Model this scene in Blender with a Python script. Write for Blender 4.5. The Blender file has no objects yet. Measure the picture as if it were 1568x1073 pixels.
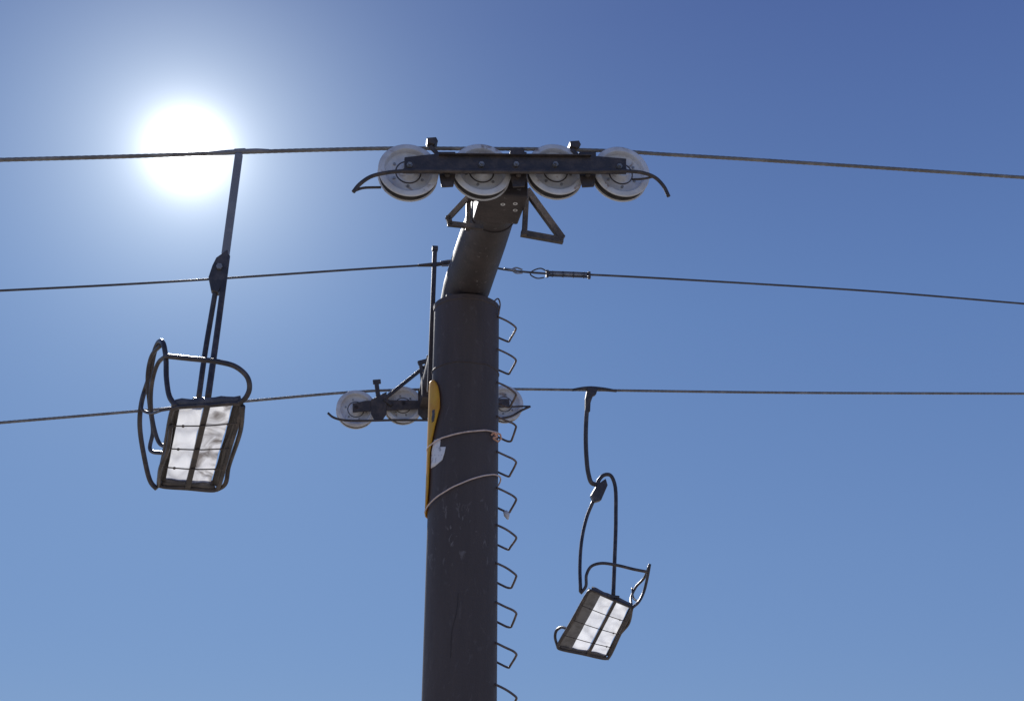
import bpy, math, random
from mathutils import Vector, Matrix, noise
random.seed(4)
scn = bpy.context.scene

# ------------------------------------------------------------------ survey
# A pinhole survey of the site: the line runs along CDIR, the crossarm along
# ADIR; every measured sight line is intersected with a real vertical plane
# that lies OFF metres along the crossarm from the pole axis.
EYE = Vector((0, 0, 1.6)); PIT = math.radians(23.1); FPX = 1600.0
cp, sp = math.cos(PIT), math.sin(PIT)
AX = Vector((-0.42, 8.75, 0.0))
ADIR = Vector((0.186, -0.983, 0)).normalized()
CDIR = Vector((0.983, 0.186, 0)).normalized()
UP = Vector((0, 0, 1))
def P(x, y, off):
    u = (x - 784) / FPX; v = (536.5 - y) / FPX
    r = Vector((u, cp - v * sp, sp + v * cp))
    s = ((AX + ADIR * off - EYE).dot(ADIR)) / r.dot(ADIR)
    return EYE + r * s

# ------------------------------------------------------------------ materials
def mat(name, base, alt=None, scale=6.0, rough=0.5, metal=0.0, bump=0.15,
        thr=(0.45, 0.65), stretch=(1, 1, 1), scratch=None, scr_thr=(0.66, 0.7),
        scr_scale=30, scr_stretch=(1, 1, 1), fine=60.0, trans=0.0, gain=1.0, streak=0.0, zmask=None):
    base = tuple(c * gain for c in base)
    if alt: alt = tuple(c * gain for c in alt)
    m = bpy.data.materials.new(name); m.use_nodes = True
    nt = m.node_tree; N = nt.nodes; L = nt.links
    b = N['Principled BSDF']
    tc = N.new('ShaderNodeTexCoord')
    mp = N.new('ShaderNodeMapping'); mp.inputs['Scale'].default_value = stretch
    L.new(tc.outputs['Object'], mp.inputs['Vector'])
    n1 = N.new('ShaderNodeTexNoise'); n1.inputs['Scale'].default_value = scale
    n1.inputs['Detail'].default_value = 8; n1.inputs['Roughness'].default_value = 0.65
    L.new(mp.outputs[0], n1.inputs['Vector'])
    cr = N.new('ShaderNodeValToRGB')
    cr.color_ramp.elements[0].position = thr[0]; cr.color_ramp.elements[1].position = thr[1]
    cr.color_ramp.elements[0].color = (*base, 1); cr.color_ramp.elements[1].color = (*(alt or base), 1)
    L.new(n1.outputs['Fac'], cr.inputs['Fac'])
    out = cr.outputs['Color']
    def layer(out, scl, st, th, col, dist=0.8, det=5, amt=1.0, zm=None):
        mp2 = N.new('ShaderNodeMapping'); mp2.inputs['Scale'].default_value = st
        L.new(tc.outputs['Object'], mp2.inputs['Vector'])
        n3 = N.new('ShaderNodeTexNoise'); n3.inputs['Scale'].default_value = scl
        n3.inputs['Detail'].default_value = det; n3.inputs['Distortion'].default_value = dist
        L.new(mp2.outputs[0], n3.inputs['Vector'])
        r3 = N.new('ShaderNodeMapRange'); r3.inputs['From Min'].default_value = th[0]; r3.inputs['From Max'].default_value = th[1]
        r3.inputs['To Max'].default_value = amt
        L.new(n3.outputs['Fac'], r3.inputs['Value'])
        fac = r3.outputs[0]
        if zm:   # worn area around a given height on the object
            s = N.new('ShaderNodeSeparateXYZ'); L.new(tc.outputs['Object'], s.inputs[0])
            a = N.new('ShaderNodeMath'); a.operation = 'SUBTRACT'; a.inputs[1].default_value = zm[0]; L.new(s.outputs['Z'], a.inputs[0])
            ab = N.new('ShaderNodeMath'); ab.operation = 'ABSOLUTE'; L.new(a.outputs[0], ab.inputs[0])
            mr = N.new('ShaderNodeMapRange'); mr.inputs['From Min'].default_value = 0; mr.inputs['From Max'].default_value = zm[1]
            mr.inputs['To Min'].default_value = 1.0; mr.inputs['To Max'].default_value = 0.15; L.new(ab.outputs[0], mr.inputs['Value'])
            mm = N.new('ShaderNodeMath'); mm.operation = 'MULTIPLY'; L.new(fac, mm.inputs[0]); L.new(mr.outputs[0], mm.inputs[1]); fac = mm.outputs[0]
        mx = N.new('ShaderNodeMixRGB'); L.new(fac, mx.inputs['Fac'])
        L.new(out, mx.inputs['Color1']); mx.inputs['Color2'].default_value = (*col, 1)
        return mx.outputs['Color']
    if streak:   # rain run-off streaks down the paint
        out = layer(out, 14, (1, 1, 0.06), (0.52, 0.68), tuple(c * 1.6 for c in base), .3, 4, streak)
        out = layer(out, 9, (1, 1, 0.10), (0.55, 0.70), tuple(c * 0.6 for c in base), .3, 4, streak)
    if scratch:
        out = layer(out, scr_scale, scr_stretch, scr_thr, scratch, zm=zmask)
    L.new(out, b.inputs['Base Color'])
    n2 = N.new('ShaderNodeTexNoise'); n2.inputs['Scale'].default_value = fine; n2.inputs['Detail'].default_value = 6
    L.new(tc.outputs['Object'], n2.inputs['Vector'])
    rr = N.new('ShaderNodeMapRange'); rr.inputs['To Min'].default_value = max(0.05, rough - 0.15); rr.inputs['To Max'].default_value = min(1, rough + 0.15)
    L.new(n2.outputs['Fac'], rr.inputs['Value']); L.new(rr.outputs[0], b.inputs['Roughness'])
    bp = N.new('ShaderNodeBump'); bp.inputs['Strength'].default_value = bump; bp.inputs['Distance'].default_value = 0.01
    L.new(n2.outputs['Fac'], bp.inputs['Height']); L.new(bp.outputs[0], b.inputs['Normal'])
    b.inputs['Metallic'].default_value = metal
    if trans:
        t = N.new('ShaderNodeBsdfTranslucent'); L.new(out, t.inputs['Color'])
        ms = N.new('ShaderNodeMixShader'); ms.inputs[0].default_value = trans
        L.new(b.outputs[0], ms.inputs[1]); L.new(t.outputs[0], ms.inputs[2]); L.new(ms.outputs[0], N['Material Output'].inputs['Surface'])
    return m

M_POLE = mat('pole_paint', (0.064, 0.048, 0.043), (0.084, 0.063, 0.056), 2.6, 0.6, 0, 0.2, (0.35, 0.7), (1, 1, 0.2),
             scratch=(0.24, 0.21, 0.20), scr_thr=(0.60, 0.70), scr_scale=19, scr_stretch=(1, 1, 0.5), gain=1.2, streak=.25, zmask=(3.62, .40))
M_ARM = mat('arm_paint', (0.047, 0.038, 0.039), (0.072, 0.056, 0.055), 4.0, 0.65, 0.0, 0.2,
            scratch=(0.2, 0.18, 0.18), scr_thr=(0.66, 0.72), gain=1.15)
M_STEEL = mat('dark_steel', (0.052, 0.044, 0.044), (0.10, 0.077, 0.066), 12, 0.5, 0.15, 0.3, gain=1.3)
M_TUBE = mat('chair_tube', (0.058, 0.049, 0.049), (0.125, 0.10, 0.09), 10, 0.36, 0.2, 0.2, gain=1.2)
M_HANG = mat('hanger_glare_grey', (0.26, 0.25, 0.255), (0.34, 0.32, 0.32), 8, 0.4, 0.1, 0.2)  # lighter grey: sun glare washing over hanger and grip, put into the colour
M_GALV = mat('galvanised', (0.36, 0.355, 0.36), (0.22, 0.21, 0.205), 15, 0.45, 0.3, 0.3)
M_RUNG = mat('rung_steel', (0.13, 0.10, 0.09), (0.24, 0.17, 0.14), 20, 0.5, 0.2, 0.3, gain=1.2)
M_ROPE = mat('steel_rope', (0.20, 0.185, 0.175), (0.34, 0.32, 0.30), 8, 0.55, 0.1, 0.1)
M_WIRE = mat('wire', (0.09, 0.083, 0.088), (0.15, 0.138, 0.138), 8, 0.5, 0.2, 0.1)
M_WHEEL = mat('sheave_metal', (0.82, 0.82, 0.84), (0.58, 0.56, 0.56), 6, 0.42, 0.0, 0.2, (0.42, 0.72),
              scratch=(0.30, 0.20, 0.15), scr_thr=(0.61, 0.72), scr_scale=8)
M_RUBBER = mat('rubber_liner', (0.040, 0.036, 0.036), (0.075, 0.065, 0.06), 15, 0.75, 0, 0.4)
M_YEL = mat('yellow_plastic', (0.95, 0.58, 0.06), (0.88, 0.46, 0.05), 6, 0.5, 0, 0.1, trans=0.35)
M_STRAP = mat('strap', (0.85, 0.66, 0.57), (0.6, 0.46, 0.40), 20, 0.7, 0, 0.2)
M_KNOT = mat('strap_knot', (0.88, 0.46, 0.30), (0.6, 0.32, 0.2), 20, 0.7, 0, 0.2)
M_STICK = mat('sticker_foil', (0.92, 0.90, 0.90), (0.45, 0.44, 0.46), 22, 0.4, 0.0, 0.3, (0.52, 0.64))
M_PAD = mat('seat_side', (0.12, 0.108, 0.107), (0.20, 0.175, 0.165), 12, 0.6, 0, 0.3)
M_LIP = mat('lip_plastic', (0.27, 0.265, 0.275), (0.17, 0.162, 0.165), 8, 0.6, 0, 0.3)
M_LIPD = mat('lip_plastic_dark', (0.12, 0.108, 0.105), (0.20, 0.18, 0.17), 8, 0.6, 0, 0.3)
M_CONC = mat('concrete', (0.32, 0.31, 0.29), (0.24, 0.23, 0.21), 5, 0.9, 0, 0.5)
M_GRND = mat('dry_meadow', (0.27, 0.235, 0.185), (0.38, 0.34, 0.28), 0.6, 0.95, 0, 0.6, (0.35, 0.65), scratch=(0.13, 0.14, 0.08), scr_thr=(0.52, 0.68), scr_scale=0.15)

def panel_mat(name, clean, dirt_shade, lo, hi):
    m = bpy.data.materials.new(name); m.use_nodes = True
    nt = m.node_tree; N = nt.nodes; L = nt.links
    b = N['Principled BSDF']; o = N['Material Output']
    tc = N.new('ShaderNodeTexCoord')
    n1 = N.new('ShaderNodeTexNoise'); n1.inputs['Scale'].default_value = 6.5; n1.inputs['Detail'].default_value = 3; n1.inputs['Distortion'].default_value = 0.8
    L.new(tc.outputs['Object'], n1.inputs['Vector'])
    cr = N.new('ShaderNodeValToRGB'); cr.color_ramp.elements[0].position = lo; cr.color_ramp.elements[1].position = hi
    cr.color_ramp.elements[0].color = (*clean, 1); cr.color_ramp.elements[1].color = (*dirt_shade, 1)
    L.new(n1.outputs['Fac'], cr.inputs['Fac']); L.new(cr.outputs[0], b.inputs['Base Color'])
    b.inputs['Roughness'].default_value = 0.5
    t = N.new('ShaderNodeBsdfTranslucent'); L.new(cr.outputs[0], t.inputs['Color'])
    mx = N.new('ShaderNodeMixShader'); mx.inputs[0].default_value = 0.58
    L.new(b.outputs[0], mx.inputs[1]); L.new(t.outputs[0], mx.inputs[2]); L.new(mx.outputs[0], o.inputs['Surface'])
    return m
M_PANA = panel_mat('seat_panel_clean', (0.78, 0.785, 0.80), (0.64, 0.64, 0.65), 0.45, 0.7)
M_PANB = panel_mat('seat_panel_dirt_shade', (0.74, 0.735, 0.74), (0.20, 0.18, 0.17), 0.42, 0.60)  # brown dirt with soft shadow blotches painted into the panel colour

# ------------------------------------------------------------------ mesh tools
def empty(name, loc=(0, 0, 0)):
    e = bpy.data.objects.new(name, None); scn.collection.objects.link(e); e.location = loc
    e.empty_display_size = 0.3
    bpy.context.view_layer.update(); return e
def mk(name, vs, fs, m, parent=None, smooth=True, bevel=0):
    me = bpy.data.meshes.new(name); me.from_pydata([tuple(v) for v in vs], [], fs); me.update()
    ob = bpy.data.objects.new(name, me); scn.collection.objects.link(ob)
    me.materials.append(m)
    import bmesh
    bm = bmesh.new(); bm.from_mesh(me); bmesh.ops.recalc_face_normals(bm, faces=bm.faces); bm.to_mesh(me); bm.free()
    if smooth:
        for p in me.polygons: p.use_smooth = True
    if bevel:
        md = ob.modifiers.new('bevel', 'BEVEL'); md.width = bevel; md.segments = 2; md.limit_method = 'ANGLE'
    if parent:
        ob.parent = parent; ob.matrix_parent_inverse = Matrix.Translation(-parent.location)
    return ob
def cat(pts, sub, closed=False):
    pts = [Vector(p) for p in pts]; n = len(pts)
    if sub <= 1 or n < 3: return pts
    out = []
    rng = n if closed else n - 1
    for i in range(rng):
        if closed: p0, p1, p2, p3 = pts[i - 1], pts[i], pts[(i + 1) % n], pts[(i + 2) % n]
        else:
            p1, p2 = pts[i], pts[i + 1]
            p0 = pts[i - 1] if i > 0 else p1 * 2 - p2
            p3 = pts[i + 2] if i + 2 < n else p2 * 2 - p1
        # centripetal
        def kn(a, b): return max(1e-6, (b - a).length ** 0.5)
        t0 = 0; t1 = t0 + kn(p0, p1); t2 = t1 + kn(p1, p2); t3 = t2 + kn(p2, p3)
        for k in range(sub):
            t = t1 + (t2 - t1) * k / sub
            A1 = p0 * ((t1 - t) / (t1 - t0)) + p1 * ((t - t0) / (t1 - t0))
            A2 = p1 * ((t2 - t) / (t2 - t1)) + p2 * ((t - t1) / (t2 - t1))
            A3 = p2 * ((t3 - t) / (t3 - t2)) + p3 * ((t - t2) / (t3 - t2))
            B1 = A1 * ((t2 - t) / (t2 - t0)) + A2 * ((t - t0) / (t2 - t0))
            B2 = A2 * ((t3 - t) / (t3 - t1)) + A3 * ((t - t1) / (t3 - t1))
            out.append(B1 * ((t2 - t) / (t2 - t1)) + B2 * ((t - t1) / (t2 - t1)))
    if not closed: out.append(pts[-1])
    return out
def sweep(name, pts, r, m, parent=None, n=12, sub=8, closed=False, lobes=0, lay=0.30, square=False):
    path = cat(pts, sub, closed); K = len(path)
    vs = []; fs = []
    nrm = None; s = 0
    for i, p in enumerate(path):
        a = path[i - 1] if (i > 0 or closed) else path[i]
        b = path[(i + 1) % K] if (i < K - 1 or closed) else path[i]
        t = (b - a).normalized()
        if nrm is None:
            nrm = t.cross(UP if abs(t.z) < 0.9 else Vector((1, 0, 0))).normalized()
        nrm = (nrm - t * nrm.dot(t)).normalized(); bn = t.cross(nrm)
        if i: s += (p - path[i - 1]).length
        rr = r
        if isinstance(r, (list, tuple)):
            f = i / (K - 1) * (len(r) - 1); j = min(int(f), len(r) - 2); rr = r[j] + (r[j + 1] - r[j]) * (f - j)
        for k in range(n):
            ph = 2 * math.pi * k / n + (math.pi / 4 if square else 0)
            q = rr
            if lobes: q = rr * (0.74 + 0.30 * abs(math.cos(lobes / 2 * (ph - 2 * math.pi * s / lay))))
            vs.append(p + nrm * (q * math.cos(ph)) + bn * (q * math.sin(ph)))
    for i in range(K - (0 if closed else 1)):
        for k in range(n):
            a = i * n + k; b = i * n + (k + 1) % n; c = ((i + 1) % K) * n + (k + 1) % n; d = ((i + 1) % K) * n + k
            fs.append((a, b, c, d))
    if not closed:
        fs.append(tuple(range(n))); fs.append(tuple(range((K - 1) * n, K * n)))
    return mk(name, vs, fs, m, parent, smooth=not square)
def bar(name, p0, p1, w, h, m, parent=None, up=UP, bevel=0.004):
    p0, p1 = Vector(p0), Vector(p1); t = (p1 - p0).normalized()
    sd = t.cross(up)
    if sd.length < 1e-3: sd = t.cross(CDIR)
    sd.normalize(); u = sd.cross(t)
    vs = [p + sd * (a * w / 2) + u * (b * h / 2) for p in (p0, p1) for a, b in ((-1, -1), (1, -1), (1, 1), (-1, 1))]
    fs = [(0, 1, 2, 3), (4, 5, 6, 7), (0, 1, 5, 4), (1, 2, 6, 5), (2, 3, 7, 6), (3, 0, 4, 7)]
    return mk(name, vs, fs, m, parent, smooth=False, bevel=bevel)
def prism(name, poly, o0, o1, m, parent=None, bevel=0.004):
    """plate lying in the rope plane at crossarm offset o0, thickness to o1"""
    A = [P(x, y, o0) for x, y in poly]; B = [p + ADIR * (o1 - o0) for p in A]; n = len(A)
    fs = [tuple(range(n)), tuple(range(n, 2 * n))] + [(i, (i + 1) % n, n + (i + 1) % n, n + i) for i in range(n)]
    return mk(name, A + B, fs, m, parent, smooth=False, bevel=bevel)
def lathe(name, prof, cen, axis, m, parent=None, n=64, closed=True, smooth=True):
    cen = Vector(cen); axis = Vector(axis).normalized()
    e1 = axis.cross(UP if abs(axis.z) < 0.9 else Vector((1, 0, 0))).normalized(); e2 = axis.cross(e1)
    vs = []; fs = []; K = len(prof)
    for k in range(n):
        ph = 2 * math.pi * k / n; d = e1 * math.cos(ph) + e2 * math.sin(ph)
        for a, r in prof: vs.append(cen + axis * a + d * r)
    for k in range(n):
        for i in range(K if closed else K - 1):
            j = (i + 1) % K
            fs.append((k * K + i, k * K + j, ((k + 1) % n) * K + j, ((k + 1) % n) * K + i))
    if not closed:
        fs.append(tuple(k * K for k in range(n))); fs.append(tuple(k * K + K - 1 for k in range(n)))
    ob = mk(name, vs, fs, m, parent, smooth)
    if smooth:
        md = ob.modifiers.new('es', 'EDGE_SPLIT'); md.split_angle = math.radians(38)
    return ob

# ------------------------------------------------------------------ tower
Z0 = 1.6
tower = empty('chairlift_tower', (AX.x, AX.y, 0))
def gz(x, y):
    r2 = x * x + y * y
    f = 1 / (1 + r2 / 250 ** 2) ** 2
    return 0.10 * (x + 0.42) * f + 0.25 * noise.noise(Vector((x * 0.06, y * 0.06, 0))) * min(1, math.hypot(x + .42, y - 8.75) / 15)
R = 0.30; TOP = Z0 + 4.157
lathe('pole', [(-0.3, R), (1.0, R), (TOP - 1.7, R), (TOP - 0.05, R), (TOP - 0.045, R + 0.006), (TOP, R + 0.006), (TOP + 0.004, R - 0.01), (TOP + 0.004, 0.01)],
      (AX.x, AX.y, 0), UP, M_POLE, tower, 96, closed=False)
lathe('base_flange', [(0.10, R + .003), (0.10, 0.52), (0.14, 0.52), (0.14, R + .003)], (AX.x, AX.y, 0), UP, M_POLE, tower, 64)
lathe('footing', [(-0.6, 0.02), (-0.6, 0.8), (0.07, 0.8), (0.10, 0.77), (0.10, 0.02)], (AX.x, AX.y, 0), UP, M_CONC, tower, 48)
for k in range(12):
    a = k * math.pi / 6
    lathe('anchor_bolt', [(0.14, 0.001), (0.14, 0.03), (0.18, 0.03), (0.18, 0.015), (0.24, 0.015), (0.24, 0.001)],
          (AX.x + .43 * math.cos(a), AX.y + .43 * math.sin(a), 0), UP, M_GALV, tower, 6, smooth=False)
def ring(name, z, k, r, m, rr=R + 0.004, kf=0.0):
    pts = []
    for i in range(64):
        a = 2 * math.pi * i / 64
        w = 0.008 * noise.noise(Vector((3 * math.cos(a), 3 * math.sin(a), z)))
        pts.append((AX.x + rr * math.cos(a), AX.y + rr * math.sin(a), Z0 + z + k * math.cos(a) - kf * math.sin(a) + w))
    return sweep(name, pts, r, m, tower, 8, 1, closed=True)
ring('weld_seam', 3.50, 0.0, 0.007, M_POLE, R)
ring('strap_upper', 2.84, 0.065, 0.007, M_STRAP, R + 0.022)
ring('strap_lower', 2.37, 0.15, 0.0065, M_STRAP, R + 0.022, 0.03)
kx = AX.x + 0.27; ky = AX.y - 0.16
sweep('strap_knot', [(kx - .03, ky - .03, Z0 + 2.86), (kx, ky - .035, Z0 + 2.88), (kx + .02, ky - .02, Z0 + 2.85), (kx - .01, ky - .04, Z0 + 2.83), (kx + .03, ky - .01, Z0 + 2.81)], 0.009, M_KNOT, tower, 8, 6)
sweep('strap_tail', [(kx, ky - .03, Z0 + 2.86), (kx + .045, ky - .02, Z0 + 2.875), (kx + .06, ky, Z0 + 2.83)], 0.006, M_KNOT, tower, 8, 6)
sweep('drip_cable', [(AX.x - .01, AX.y - R - .002, Z0 + 1.50), (AX.x - .02, AX.y - R - .002, Z0 + 1.35), (AX.x - .055, AX.y - R + .003, Z0 + 1.2), (AX.x - .06, AX.y - R + .004, Z0 + 1.0)], .0016, M_RUBBER, tower, 6, 8)

def wrap(name, rows, m, parent, r, th=0.012):
    """curved plate on the pole; rows = (z, phi0, phi1), phi from camera-facing (-Y) side towards -X"""
    nx = 20; vs = []; fs = []
    for z, f0, f1 in rows:
        for lay_ in (0, 1):
            for i in range(nx + 1):
                f = math.radians(f0 + (f1 - f0) * i / nx); rad = r + lay_ * th
                vs.append((AX.x - rad * math.sin(f), AX.y - rad * math.cos(f), Z0 + z))
    W = 2 * (nx + 1)
    for j in range(len(rows) - 1):
        for i in range(nx):
            for l in (0, 1):
                a = j * W + l * (nx + 1) + i; fs.append((a, a + 1, a + 1 + W, a + W))
        for i in (0, nx):
            a = j * W + i; b = a + nx + 1; fs.append((a, b, b + W, a + W))
    for j in (0, len(rows) - 1):
        for i in range(nx):
            a = j * W + i; fs.append((a, a + 1, a + nx + 2, a + nx + 1))
    return mk(name, vs, fs, m, parent)
sign = empty('warning_sign', (AX.x - .33, AX.y, Z0 + 2.8))
rows = []
for i in range(31):
    t = i / 30; z = 2.20 + (3.42 - 2.20) * t
    e = math.sqrt(max(0, 1 - (2 * t - 1) ** 6))
    f0 = 66 - 26 * min(1, max(0, (t - 0.42) * 3.2))
    mid = 100
    rows.append((z, mid - (mid - f0) * (0.25 + .75 * e), mid + 50 * (0.25 + .75 * e)))
wrap('sign_sheet', rows, M_YEL, sign, R + 0.014, 0.010)
wrap('sign_print', [(2.98, 52, 58), (3.02, 50, 59), (3.05, 50, 57), (3.09, 51, 58)], M_STEEL, sign, R + 0.0245, 0.0015)
wrap('sticker', [(2.58, 52, 64), (2.62, 34, 65), (2.68, 30, 65), (2.73, 28, 64), (2.74, 40, 63), (2.80, 39, 58), (2.82, 44, 56)], M_STICK, tower, R + 0.002, 0.002)

for k in range(17):
    z = Z0 + 4.03 - 0.321 * k
    j = random.uniform(-.012, .012); j2 = random.uniform(-.012, .012)
    A = [(.285, -.09, 0), (.37, -.085, -.04), (.432, -.08, -.075 + j), (.455, -.065, -.095 + j), (.452, -.045, -.108 + j),
         (.412 + j2, .055, -.165), (.404 + j2, .07, -.176), (.385, .08, -.175), (.33, .085, -.150), (.272, .09, -.12)]
    sweep('step_iron', [(AX.x + a, AX.y + b, z + c) for a, b, c in A], 0.0095, M_RUNG, tower, 8, 5)
sweep('top_hook', [(AX.x + .22, AX.y - .1, TOP - .02), (AX.x + .29, AX.y - .1, TOP + .05), (AX.x + .31, AX.y - .1, TOP), (AX.x + .295, AX.y - .1, TOP - .12)], 0.007, M_RUNG, tower, 8, 6)
sweep('rag', [(AX.x + .36, AX.y, Z0 + 2.24), (AX.x + .375, AX.y, Z0 + 2.21), (AX.x + .385, AX.y, Z0 + 2.17)], [0.02, 0.03, 0.008], M_WHEEL, tower, 6, 3)

# crossarm
def arm_pt(off, z): return Vector((AX.x + ADIR.x * off, AX.y + ADIR.y * off, Z0 + z))
sweep('crossarm', [arm_pt(-2.75, 4.36), arm_pt(-0.9, 4.375), arm_pt(0.0, 4.385), arm_pt(0.9, 4.38), arm_pt(1.62, 4.365)], [0.15, 0.185, 0.22, 0.205, 0.182], M_ARM, tower, 40, 6)
lathe('arm_collar', [(-.008, .16), (-.008, .196), (.008, .196), (.008, .16)], arm_pt(1.40, 4.367), ADIR, M_ARM, tower, 48)
lathe('neck', [(-.1, .24), (.0, .24), (.02, .2), (.25, .19), (.25, .05), (-.1, .05)], arm_pt(0, 4.157), UP, M_ARM, tower, 48)
bar('arm_head', arm_pt(1.55, 4.36), arm_pt(1.97, 4.36), .36, .36, M_ARM, tower, bevel=.015)
bar('arm_head_far', arm_pt(-2.74, 4.30), arm_pt(-2.45, 4.33), .30, .34, M_ARM, tower, bevel=.015)
for (x, y) in ((770, 313), (789, 312), (789, 322)):
    pz = Z0 + 4.178
    u = (x - 784) / FPX; v = (536.5 - y) / FPX
    s = (pz - EYE.z) / (sp + v * cp); q = EYE + Vector((u, cp - v * sp, sp + v * cp)) * s
    lathe('painted_mark', [(-.002, .010), (-.002, .018), (0.001, .018), (0.001, .010)], q, UP, M_WHEEL, tower, 16)
MO = -0.15
sweep('mast_post', [P(715, 402, MO), P(717, 300, MO)], .028, M_GALV, tower, 4, 1, square=True)
bar('mast_foot', P(715, 402, MO), arm_pt(MO, 4.5), .05, .05, M_GALV, tower)
post_b = P(657.5, 600, MO)
bar('side_post', P(666, 378, MO), post_b, .042, .042, M_STEEL, tower)
for yy in (470, 575):
    q = P(661, yy, MO); bar('post_bracket', q, Vector((AX.x - .2, AX.y, q.z)), .03, .05, M_STEEL, tower)
bar('post_tip', P(666, 378, MO), P(666, 384, MO), .055, .055, M_STEEL, tower)

# ------------------------------------------------------------------ sheaves
def wheel(cen, parent, r=0.225):
    s = r / 0.225; w = .048
    half = [(.050, .030), (.058, .034), (.058, .052), (.024, .060), (.010, .075), (.004, .145), (.014, .166), (.040, .174), (w, .182), (w, .215), (w - .004, .222), (w - .010, .225), (w - .014, .220), (.030, .190)]
    prof = [(a, q * s) for a, q in half] + [(-a, q * s) for a, q in reversed(half)]
    lathe('sheave_wheel', prof, cen, ADIR, M_WHEEL, parent, 72)
    lathe('rubber_liner', [(.033, .186 * s), (.032, .214 * s), (.018, .212 * s), (.008, .198 * s), (-.008, .198 * s), (-.018, .212 * s), (-.032, .214 * s), (-.033, .186 * s)], cen, ADIR, M_RUBBER, parent, 72)
    lathe('axle', [(-.075, .001), (-.075, .024), (.085, .024), (.085, .001)], cen, ADIR, M_STEEL, parent, 20)
    lathe('seal_ring', [(.0085, .088 * s), (.014, .090 * s), (.014, .096 * s), (.0075, .098 * s)], cen, ADIR, M_STEEL, parent, 48)
    ph0 = random.uniform(0, 1)
    e1 = CDIR; e2 = UP
    for k in range(6):
        a = ph0 + k * math.pi / 3
        lathe('wheel_bolt', [(.0, .001), (.0, .011), (.018, .011), (.018, .001)], Vector(cen) + (e1 * math.cos(a) + e2 * math.sin(a)) * .120 * s, ADIR, M_GALV, parent, 6, smooth=False)
NO = 2.02
sn = empty('sheave_assembly', P(787, 262, NO))
for x, y in ((625, 265), (737, 264), (850, 263.5), (950, 267)):
    wheel(P(x, y, NO), sn)
b0, b1 = NO + .078, NO + .098
prism('main_beam_web', [(619, 243), (672, 237), (900, 240), (958, 245), (958, 262), (900, 264), (790, 266), (672, 264), (619, 262)], b0, b1, M_STEEL, sn)
bar('beam_lower_flange', P(617, 262, b1 + .02), P(960, 263, b1 + .02), .06, .012, M_STEEL, sn)
bar('beam_upper_flange', P(672, 237, b1 + .012), P(905, 239, b1 + .012), .04, .010, M_STEEL, sn)
for x0 in (685, 794, 900):
    prism('hanger_plate', [(x0 - 14, 234), (x0 + 12, 234), (x0 + 13, 262), (x0 + 9, 287), (x0 - 9, 288), (x0 - 14, 262)], NO + .06, NO + .075, M_STEEL, sn)
    prism('hanger_plate_back', [(x0 - 14, 238), (x0 + 12, 238), (x0 + 9, 287), (x0 - 9, 288)], NO - .075, NO - .06, M_STEEL, sn)
    sweep('pivot_pin', [P(x0, 268, NO - .1), P(x0, 268, NO + .10)], .02, M_STEEL, sn, 16, 1)
for x0, y0 in ((660, 222), (877, 227)):
    prism('rope_guard_lug', [(x0 - 8, y0 - 2), (x0 + 6, y0 - 3), (x0 + 9, y0 + 3), (x0 + 3, y0 + 8), (x0 - 7, y0 + 5)], NO - .03, NO + .05, M_STEEL, sn)
    bar('guard_arm', P(x0 - 2, y0 + 2, NO + .05), P(x0 + 12, y0 + 16, NO + .05), .02, .03, M_STEEL, sn)
prism('centre_lug', [(781, 232), (800, 231), (803, 240), (779, 240)], NO + .03, NO + .07, M_STEEL, sn)
for x0, y0 in ((627, 254), (948, 256), (790, 253), (737, 253), (850, 253)):
    lathe('axle_nut', [(0, .001), (0, .022), (.02, .022), (.02, .012), (.035, .012), (.035, .001)], P(x0, y0, b1), ADIR, M_GALV, sn, 6, smooth=False)
sweep('rope_catcher', [P(x, y, NO + .15) for x, y in ((541, 294), (550, 283), (567, 271), (590, 265), (622, 262), (700, 262), (790, 263), (900, 263), (955, 262), (985, 265), (1003, 272), (1016, 285), (1024, 301))], .0145, M_STEEL, sn, 10, 6)
sweep('catcher_prong', [P(541, 293, NO + .15), P(556, 288, NO + .1), P(583, 287, NO + .06)], .010, M_STEEL, sn, 8, 5)
sweep('catcher_prong_b', [P(1000, 271, NO + .15), P(985, 274, NO + .1), P(968, 275, NO + .06)], .009, M_STEEL, sn, 8, 5)
def angle_iron(name, pts, o, w, par):
    for i in range(len(pts) - 1):
        a = P(*pts[i], o); b = P(*pts[i + 1], o); t = (b - a).normalized() * (w * .45)
        bar(name, a - t, b + t, w, w * .8, M_ARM if i % 2 else M_STEEL, par, up=ADIR, bevel=.003)
angle_iron('lift_frame', [(716, 303), (687, 334), (689, 343), (736, 348)], 1.75, .04, tower)
angle_iron('lift_frame', [(718, 300), (716, 350)], 1.70, .035, tower)
angle_iron('lift_frame', [(809, 295), (858, 362)], 1.75, .055, tower)
angle_iron('lift_frame', [(858, 368), (802, 358)], 1.75, .05, tower)
angle_iron('lift_frame', [(803, 357), (806, 300)], 1.78, .04, tower)
for xx in (716, 808):
    bar('frame_joint', P(xx, 302, 1.75), arm_pt(1.78, 4.3), .06, .05, M_STEEL, tower)

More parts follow.
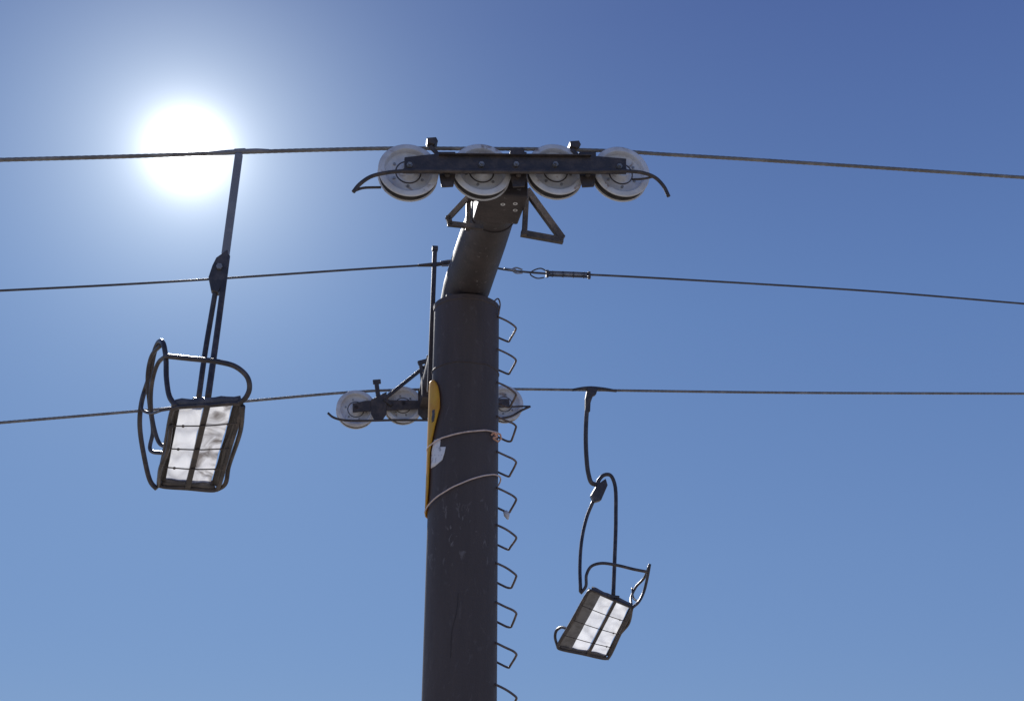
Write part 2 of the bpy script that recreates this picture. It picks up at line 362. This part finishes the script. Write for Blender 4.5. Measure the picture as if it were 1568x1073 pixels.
FO = -2.80
sf = empty('sheave_assembly', P(660, 622, FO))
for x, y in ((545, 627), (617, 621), (695, 619), (772, 619)):
    wheel(P(x, y, FO), sf, .225)
g0 = FO + .065
prism('sub_beam', [(540, 618), (560, 614), (600, 613), (650, 614), (650, 626), (600, 629), (560, 630), (540, 632)], g0, g0 + .02, M_STEEL, sf)
prism('sub_beam', [(690, 612), (780, 611), (780, 624), (690, 626)], g0, g0 + .02, M_STEEL, sf)
prism('hanger_plate', [(568, 612), (592, 600), (592, 634), (586, 643), (574, 645), (568, 634)], g0 + .022, g0 + .036, M_STEEL, sf)
prism('hanger_plate', [(640, 596), (662, 590), (662, 634), (650, 645), (640, 634)], g0 + .022, g0 + .036, M_STEEL, sf)
prism('hanger_plate', [(722, 600), (742, 600), (742, 640), (722, 640)], g0 + .022, g0 + .036, M_STEEL, sf)
sweep('rope_catcher', [P(x, y, FO + .14) for x, y in ((502, 632), (509, 638), (520, 642), (540, 644), (600, 643), (655, 643), (760, 641), (783, 637), (797, 629), (812, 622))], .0135, M_STEEL, sf, 10, 6)
sweep('catcher_prong', [P(812, 622, FO + .14), P(795, 622, FO + .1), P(780, 623, FO + .06)], .011, M_STEEL, sf, 8, 5)
bar('guard_tab', P(576, 583, FO + .06), P(580, 614, FO + .06), .05, .03, M_STEEL, sf, up=ADIR)
bar('guard_cap', P(571, 585, FO + .06), P(583, 584, FO + .06), .035, .05, M_STEEL, sf)
bar('brace', P(588, 611, FO + .1), P(651, 561, FO + .1), .04, .03, M_STEEL, sf, up=ADIR)
bar('brace', P(600, 620, FO + .1), P(588, 611, FO + .1), .035, .03, M_STEEL, sf, up=ADIR)
bar('frame_leg', P(644, 556, FO + .15), P(650, 612, FO + .12), .04, .04, M_STEEL, sf, up=ADIR)
bar('frame_leg', P(656, 545, FO + .15), P(644, 600, FO + .15), .04, .04, M_STEEL, sf, up=ADIR)
bar('frame_top', P(640, 556, FO + .15), P(700, 540, FO + .15), .045, .045, M_STEEL, sf, up=ADIR)
bar('yoke', P(650, 600, FO + .15), P(735, 600, FO + .15), .10, .08, M_STEEL, sf, up=ADIR)
bar('yoke_post', P(692, 604, FO + .15), arm_pt(FO + .1, 4.32), .10, .10, M_STEEL, sf)

# ------------------------------------------------------------------ ropes
def ropeline(name, pts, off, r, m, lobes, curl=.0012):
    par = empty(name, P(*pts[len(pts) // 2], off))
    W = cat([P(x, y, off) for x, y in pts], 24)
    a, b = W[0], W[1]; dl = (a - b).normalized(); c, d = W[-1], W[-2]; dr = (c - d).normalized()
    L1 = [a + dl * s + UP * (curl * s * s) for s in (0.5, 1.0, 2, 3)]
    R1 = [c + dr * s + UP * (curl * s * s) for s in (0.5, 1.0, 2, 3)]
    core = list(reversed(L1)) + W + R1
    out = [core[0]]; step = .010 if lobes else .1; acc = 0
    for i in range(1, len(core)):
        seg = core[i] - core[i - 1]; ln = seg.length
        if ln < 1e-9: continue
        t = step - acc
        while t <= ln:
            out.append(core[i - 1] + seg * (t / ln)); t += step
        acc = (acc + ln) % step
    sweep('visible_span', out, r, m, par, 24 if lobes else 10, 1, lobes=lobes)
    for nm, st, dd in (('lower_span', a, dl), ('upper_span', c, dr)):
        sweep(nm, [st + dd * s + UP * (curl * s * s) for s in (3, 5, 8, 12, 18, 26, 36, 50)], r * .93, m, par, 10, 3)
    return par
near = ropeline('haul_rope', [(0, 245), (200, 239.5), (410, 232), (500, 229.5), (592, 227.5), (662, 227.5), (737, 228), (850, 229), (950, 232), (1010, 236), (1160, 245), (1360, 258), (1568, 272)], NO, .0145, M_ROPE, 6)
far = ropeline('haul_rope', [(0, 647), (230, 627.5), (400, 612), (520, 601.5), (590, 597.5), (695, 595.5), (775, 595.5), (900, 597), (1200, 601), (1568, 602.5)], FO, .0155, M_ROPE, 6)
comm = ropeline('communication_cable', [(0, 445), (170, 436.5), (330, 427), (560, 411.5), (666, 405), (716, 401), (768, 412), (838, 419), (900, 420.5), (1130, 433), (1350, 447), (1568, 465)], MO, .0105, M_WIRE, 0)
for y0 in (-.022, .022):
    o = UP * y0
    sweep('dead_end_rod', [P(836, 419, MO) + o, P(868, 420, MO) + o, P(902, 421.5, MO) + o], .009, M_WIRE, comm, 8, 2)
sweep('grip_sleeve', [P(842, 419.3, MO), P(898, 421.2, MO)], .016, M_GALV, comm, 10, 1)
for i in (0, 1, 3, 5, 7, 8):
    q = P(838 + 8 * i, 419.2 + .3 * i, MO); hh = .036 if i in (0, 8) else .028
    bar('rod_clip', q - UP * hh, q + UP * hh, .014 if 0 < i < 8 else .026, .03, M_STEEL, comm, up=ADIR, bevel=.002)
sweep('thimble', [P(x, y, MO) for x, y in ((838, 416), (828, 411), (814, 416), (812, 420), (822, 426), (833, 425))], .007, M_WIRE, comm, 8, 5)
sweep('shackle', [P(x, y, MO) for x, y in ((800, 413), (790, 410), (784, 413), (790, 418), (800, 418))], .008, M_GALV, comm, 8, 5)
sweep('turnbuckle', [P(772, 412, MO), P(790, 414, MO)], .014, M_GALV, comm, 8, 1)
sweep('line_clamp', [P(640, 406.5, MO), P(666, 405, MO), P(692, 402, MO)], [.013, .022, .013], M_STEEL, comm, 10, 3)
sweep('shackle_left', [P(x, y, MO) for x, y in ((675, 401), (690, 399), (697, 402), (690, 406), (676, 407))], .009, M_GALV, comm, 8, 5)

# ------------------------------------------------------------------ chairs
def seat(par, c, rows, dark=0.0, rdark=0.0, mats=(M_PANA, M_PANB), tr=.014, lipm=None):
    TL, TR, BR, BL = c
    def S(u, v): return (TL * (1 - u) + TR * u) * (1 - v) + (BL * (1 - u) + BR * u) * v
    nrm = (TR - TL).cross(BL - TL).normalized()
    if nrm.z < 0: nrm = -nrm
    e = .07; f = .05
    loop = [S(e, 0), S(.5, 0), S(1 - e, 0), S(1 - .02, .015), S(1, f), S(1, .5), S(1, 1 - f), S(.98, .985), S(1 - e, 1), S(.5, 1), S(e, 1), S(.02, .985), S(0, 1 - f), S(0, .5), S(0, f), S(.02, .015)]
    sweep('seat_frame', loop, tr, M_TUBE, par, 10, 5, closed=True)
    m0 = .06
    mid = .5 + (dark - rdark) / 2
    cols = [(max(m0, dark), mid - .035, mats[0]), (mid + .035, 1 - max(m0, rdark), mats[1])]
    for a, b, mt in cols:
        vs = []; fs = []; nu, nv = 14, 40
        for j in range(nv + 1):
            for i in range(nu + 1):
                u = a + (b - a) * i / nu; v = .03 + .94 * j / nv
                vs.append(S(u, v) + nrm * (.030 + .030 * noise.noise(Vector((u * 5, v * 8, a * 5)))))
        for j in range(nv):
            for i in range(nu):
                k = j * (nu + 1) + i; fs.append((k, k + 1, k + nu + 2, k + nu + 1))
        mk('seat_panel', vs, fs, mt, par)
    def lip(u0, u1, m):
        vs = []; fs = []; K = 16
        for j in range(K + 1):
            v = .02 + .96 * j / K
            for i in range(6):
                t = i / 5; u = u0 + (u1 - u0) * t
                w = .012 * noise.noise(Vector((v * 7, u0 * 9, 3)))
                vs.append(S(u, v) + nrm * (.010 + .02 * math.sin(t * math.pi) + w))
        for j in range(K):
            for i in range(5):
                k = j * 6 + i; fs.append((k, k + 1, k + 7, k + 6))
        mk('seat_lip', vs, fs, m, par)
    if dark: lip(0, dark, lipm or M_LIP)
    if rdark: lip(1 - rdark, 1, M_LIPD)
    for (u0, v0, u1, v1) in ((0, .03, 0, .97), (1, .03, 1, .97), (.04, 0, .96, 0), (.04, 1, .96, 1)):
        p, q = S(u0, v0), S(u1, v1)
        K = 10; vs = []; fs = []
        for i in range(K + 1):
            t = i / K; w = p.lerp(q, t)
            cen = (S(.5, .5) - w); cen = (cen - nrm * cen.dot(nrm)).normalized()
            h = .055 + .016 * noise.noise(Vector((t * 5, u0, v0)))
            for dx, dz in ((.0, .004), (-.012, h * .5), (-.006, h), (.03, h + .006), (.035, .01)):
                vs.append(w + cen * dx + nrm * dz)
        for i in range(K):
            for k in range(5):
                fs.append((i * 5 + k, i * 5 + (k + 1) % 5, (i + 1) * 5 + (k + 1) % 5, (i + 1) * 5 + k))
        fs += [(0, 1, 2, 3, 4), tuple(K * 5 + i for i in range(5))]
        mk('cushion_edge', vs, fs, M_PAD, par)
    cb = mid
    bar('centre_rail', S(cb, -.02) - nrm * .004, S(cb, 1.0) - nrm * .004, .036, .022, M_TUBE, par, up=nrm)
    for v in rows:
        sweep('cross_rod', [S(.0, v) - nrm * .010, S(.25, v) - nrm * .016, S(.5, v) - nrm * .020, S(.75, v) - nrm * .016, S(1.0, v) - nrm * .010], .0045, M_TUBE, par, 8, 3)
        for u in (.20, .86):
            q = S(u, v) - nrm * .016
            lathe('rod_clip', [(-.006, .001), (-.006, .008), (.006, .008), (.006, .001)], q, nrm, M_TUBE, par, 8, smooth=False)
    return S, nrm

ch = empty('chairlift_chair', P(355, 320, NO))
oN, oF = 2.45, 1.62
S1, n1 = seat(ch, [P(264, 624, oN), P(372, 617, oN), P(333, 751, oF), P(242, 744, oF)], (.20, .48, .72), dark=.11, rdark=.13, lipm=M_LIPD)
bar('hanger_upper', P(366, 236, NO), P(345, 392, NO), .054, .046, M_HANG, ch, up=ADIR, bevel=.01)
bar('grip_body', P(358, 232.5, NO), P(377, 231.5, NO), .04, .035, M_HANG, ch, bevel=.01)
sweep('grip_jaw', [P(325, 235, NO), P(345, 233.8, NO), P(392, 231.5, NO), P(412, 231.6, NO)], [.015, .019, .019, .015], M_HANG, ch, 12, 4)
prism('pivot_housing', [(332, 400), (349, 388), (351, 404), (346, 428), (335, 454), (324, 450), (320, 430), (326, 412)], NO - .03, NO + .03, M_TUBE, ch, .006)
lathe('pivot_bolt', [(0, .001), (0, .022), (.02, .022), (.02, .001)], P(336, 409, NO + .03), ADIR, M_GALV, ch, 6, smooth=False)
sweep('hanger_tube', [P(348, 392, NO), P(343, 430, NO + .01), P(331, 520, NO + .1), P(318, 612, NO + .25)], .0205, M_TUBE, ch, 12, 5)
sweep('hanger_tube', [P(331, 440, NO), P(325, 475, NO - .01), P(314, 540, NO + .04), P(304, 612, NO + .14)], .018, M_TUBE, ch, 12, 5)
def T(par, pts, r=.0135): return sweep('frame_tube', [P(*p) for p in pts], r, M_TUBE, par, 10, 8)
T(ch, [(240, 748, oF), (231, 738, oF), (221, 700, oF + .05), (214, 650, oF + .12), (217, 615, oF + .2), (229, 575, oF + .35), (237, 537, oF + .5), (244, 523, oF + .6), (250, 526, oF + .68), (254, 548, oF + .72), (255, 580, oF + .76), (260, 608, oF + .8), (270, 622, oN)], .0165)
T(ch, [(254, 545, 2.36), (242, 556, 2.25), (233, 585, 2.12), (231, 620, 2.0), (236, 655, 1.95), (244, 678, 1.95), (255, 684, 2.0)], .0135)
T(ch, [(247, 528, 2.25), (232, 545, 2.1), (226, 575, 2.0), (229, 620, 1.9), (234, 660, 1.85), (230, 688, 1.85), (252, 694, 1.95)], .013)
T(ch, [(253, 545, 2.36), (290, 549, 2.45), (335, 554, 2.5), (362, 562, 2.52), (379, 578, 2.52), (382, 595, 2.5), (376, 609, 2.48), (365, 618, oN)], .0165)
T(ch, [(244, 628, 2.45), (256, 626, 2.45), (270, 624, oN)], .011)
T(ch, [(220, 600, 1.9), (217, 625, 1.9), (228, 632, 1.95), (250, 627, 2.2)], .010)
bar('hanger_foot', P(298, 613, 2.2), P(325, 613, 2.35), .04, .03, M_TUBE, ch)
T(ch, [(331, 750, oF), (344, 742, oF + .03), (350, 715, oF + .15), (368, 660, oF + .55), (372, 622, oN)], .015)
T(ch, [(262, 650, 2.3), (256, 690, 2.1), (246, 715, 1.95), (243, 744, oF)], .013)

cf = empty('chairlift_chair', P(905, 670, FO))
qN, qF = FO + .42, FO - .42
S2, n2 = seat(cf, [P(903, 902, qN), P(969, 930, qN), P(931, 1009, qF), P(852, 992, qF)], (.25, .5, .76), dark=.27, rdark=.07, mats=(M_PANA, M_PANA), tr=.0165)
sweep('grip_jaw', [P(876, 597, FO), P(892, 595, FO), P(905, 594.5, FO), P(925, 596, FO), P(944, 598.5, FO)], [.016, .024, .028, .024, .016], M_STEEL, cf, 12, 4)
prism('grip_body', [(898, 596), (914, 596), (911, 606), (903, 610), (902, 632), (895, 633), (895, 612)], FO - .03, FO + .03, M_STEEL, cf, .006)
sweep('hanger_upper', [P(x, y, FO) for x, y in ((906, 602), (900, 620), (897, 660), (898, 700), (901, 725), (906, 739), (914, 742))], .027, M_TUBE, cf, 12, 6)
prism('pivot_housing', [(912, 744), (925, 735), (928, 745), (918, 768), (907, 771), (903, 760)], FO - .04, FO + .04, M_TUBE, cf, .006)
sweep('hanger_tube', [P(914, 744, FO), P(917, 735, FO), P(925, 727, FO), P(934, 727, FO + .02), P(941, 740, FO + .03), P(943, 790, FO + .1), P(941, 860, FO + .25), P(939, 912, FO + .40)], .0225, M_TUBE, cf, 12, 6)
sweep('hanger_tube', [P(908, 768, FO), P(899, 790, FO), P(891, 825, FO + .1), P(888, 865, FO + .25), P(889, 905, FO + .4)], .020, M_TUBE, cf, 12, 6)
T(cf, [(889, 908, qN), (897, 897, qN), (898, 880, qN), (905, 867, qN), (920, 862, qN), (945, 865, qN), (970, 871, qN), (991, 875, qN - .05)], .017)
T(cf, [(995, 863, qN - .05), (991, 885, qN - .08), (986, 905, qN - .1), (978, 921, qN - .05), (968, 930, qN)], .0165)
T(cf, [(994, 866, qN - .05), (986, 885, qN - .2), (974, 898, qN - .3), (967, 912, qN - .3), (967, 927, qN - .05)], .0145)
T(cf, [(854, 990, qF), (850, 975, qF + .02), (852, 965, qF + .05), (859, 960, qF + .1), (868, 962, qF + .2)], .0165)
T(cf, [(968, 930, qN), (962, 955, qN - .3), (952, 967, qN - .4), (940, 982, qF + .2), (936, 1000, qF), (930, 1009, qF)], .016)
T(cf, [(978, 921, qN - .08), (970, 915, qN - .2), (968, 900, qN - .3)], .011)
bar('hanger_foot', P(930, 912, qN), P(948, 914, qN), .04, .03, M_TUBE, cf)

# ------------------------------------------------------------------ ground
vs = []; fs = []
rad = [0]
q = 1.5
while q < 6000: rad.append(q); q *= 1.16
na = 72
for r_ in rad:
    for k in range(na):
        x = r_ * math.cos(2 * math.pi * k / na) - .42; y = r_ * math.sin(2 * math.pi * k / na) + 8.75
        vs.append((x, y, gz(x, y)))
for i in range(len(rad) - 1):
    for k in range(na):
        fs.append((i * na + k, i * na + (k + 1) % na, (i + 1) * na + (k + 1) % na, (i + 1) * na + k))
g = mk('ground', vs, fs, M_GRND)

# ------------------------------------------------------------------ sun and sky
sd = Vector(((288 - 784) / FPX, cp - (306 / FPX) * sp, sp + (306 / FPX) * cp)).normalized()
el = math.asin(sd.z); az = math.atan2(sd.x, sd.y)
sl = bpy.data.lights.new('sun', 'SUN'); sl.energy = 5.0; sl.angle = math.radians(0.53); sl.color = (1, .97, .93)
so = bpy.data.objects.new('sun', sl); scn.collection.objects.link(so)
so.rotation_euler = sd.to_track_quat('Z', 'Y').to_euler(); so.location = (0, 0, 30)

w = bpy.data.worlds.new('World'); scn.world = w; w.use_nodes = True
nt = w.node_tree; N = nt.nodes; L = nt.links
bg = N['Background']; bg.inputs['Strength'].default_value = 0.1
sky = N.new('ShaderNodeTexSky'); sky.sky_type = 'NISHITA'; sky.sun_disc = False
sky.sun_elevation = el; sky.sun_rotation = az % (2 * math.pi)
sky.altitude = 2000; sky.air_density = 1.0; sky.dust_density = 0.3; sky.ozone_density = 3.0
tc = N.new('ShaderNodeTexCoord')
# deep mountain-air blue by true elevation, blended with the Nishita scattering
sx = N.new('ShaderNodeSeparateXYZ'); L.new(tc.outputs['Generated'], sx.inputs[0])
rp = N.new('ShaderNodeValToRGB'); L.new(sx.outputs['Z'], rp.inputs['Fac'])
els = rp.color_ramp.elements
els[0].position = 0.0; els[0].color = (.150, .262, .515, 1)
els[1].position = 1.0; els[1].color = (.05, .075, .22, 1)
for ps, c in ((.2, (.135, .242, .50, 1)), (.42, (.103, .196, .455, 1)), (.65, (.062, .112, .335, 1))):
    e = els.new(ps); e.color = c
sc1 = N.new('ShaderNodeVectorMath'); sc1.operation = 'SCALE'; sc1.inputs['Scale'].default_value = 8.8; L.new(rp.outputs[0], sc1.inputs[0])
sc2 = N.new('ShaderNodeVectorMath'); sc2.operation = 'SCALE'; sc2.inputs['Scale'].default_value = 0.10; L.new(sky.outputs[0], sc2.inputs[0])
ad = N.new('ShaderNodeVectorMath'); ad.operation = 'ADD'; L.new(sc1.outputs[0], ad.inputs[0]); L.new(sc2.outputs[0], ad.inputs[1])
dt = N.new('ShaderNodeVectorMath'); dt.operation = 'DOT_PRODUCT'; dt.inputs[1].default_value = sd
L.new(tc.outputs['Generated'], dt.inputs[0])
cl = N.new('ShaderNodeMath'); cl.operation = 'MINIMUM'; cl.inputs[1].default_value = 0.9999999; L.new(dt.outputs['Value'], cl.inputs[0])
ac = N.new('ShaderNodeMath'); ac.operation = 'ARCCOSINE'; L.new(cl.outputs[0], ac.inputs[0])
def expo(deg, amp):
    a = N.new('ShaderNodeMath'); a.operation = 'MULTIPLY'; a.inputs[1].default_value = -1 / math.radians(deg); L.new(ac.outputs[0], a.inputs[0])
    b = N.new('ShaderNodeMath'); b.operation = 'EXPONENT'; L.new(a.outputs[0], b.inputs[0])
    c = N.new('ShaderNodeMath'); c.operation = 'MULTIPLY'; c.inputs[1].default_value = amp; L.new(b.outputs[0], c.inputs[0])
    return c
def addcol(prev, fac, col):
    v = N.new('ShaderNodeVectorMath'); v.operation = 'SCALE'; v.inputs[0].default_value = col; L.new(fac.outputs[0], v.inputs['Scale'])
    s = N.new('ShaderNodeVectorMath'); s.operation = 'ADD'; L.new(prev, s.inputs[0]); L.new(v.outputs[0], s.inputs[1])
    return s.outputs[0]
o = addcol(ad.outputs[0], expo(0.72, 80.0), (1, .99, .97))
o = addcol(o, expo(4.0, 8.5), (.96, 1.0, .95))
o = addcol(o, expo(16.0, 1.8), (.60, .90, .95))
L.new(o, bg.inputs['Color'])

# ------------------------------------------------------------------ camera
cam = bpy.data.cameras.new('camera'); co = bpy.data.objects.new('camera', cam); scn.collection.objects.link(co)
co.location = EYE; co.rotation_euler = (math.pi / 2 + PIT, 0, 0)
cam.sensor_width = 36; cam.lens = 36 * FPX / 1568; cam.clip_start = .05; cam.clip_end = 20000
scn.camera = co
scn.view_settings.view_transform = 'Standard'; scn.view_settings.look = 'None'; scn.view_settings.exposure = 0
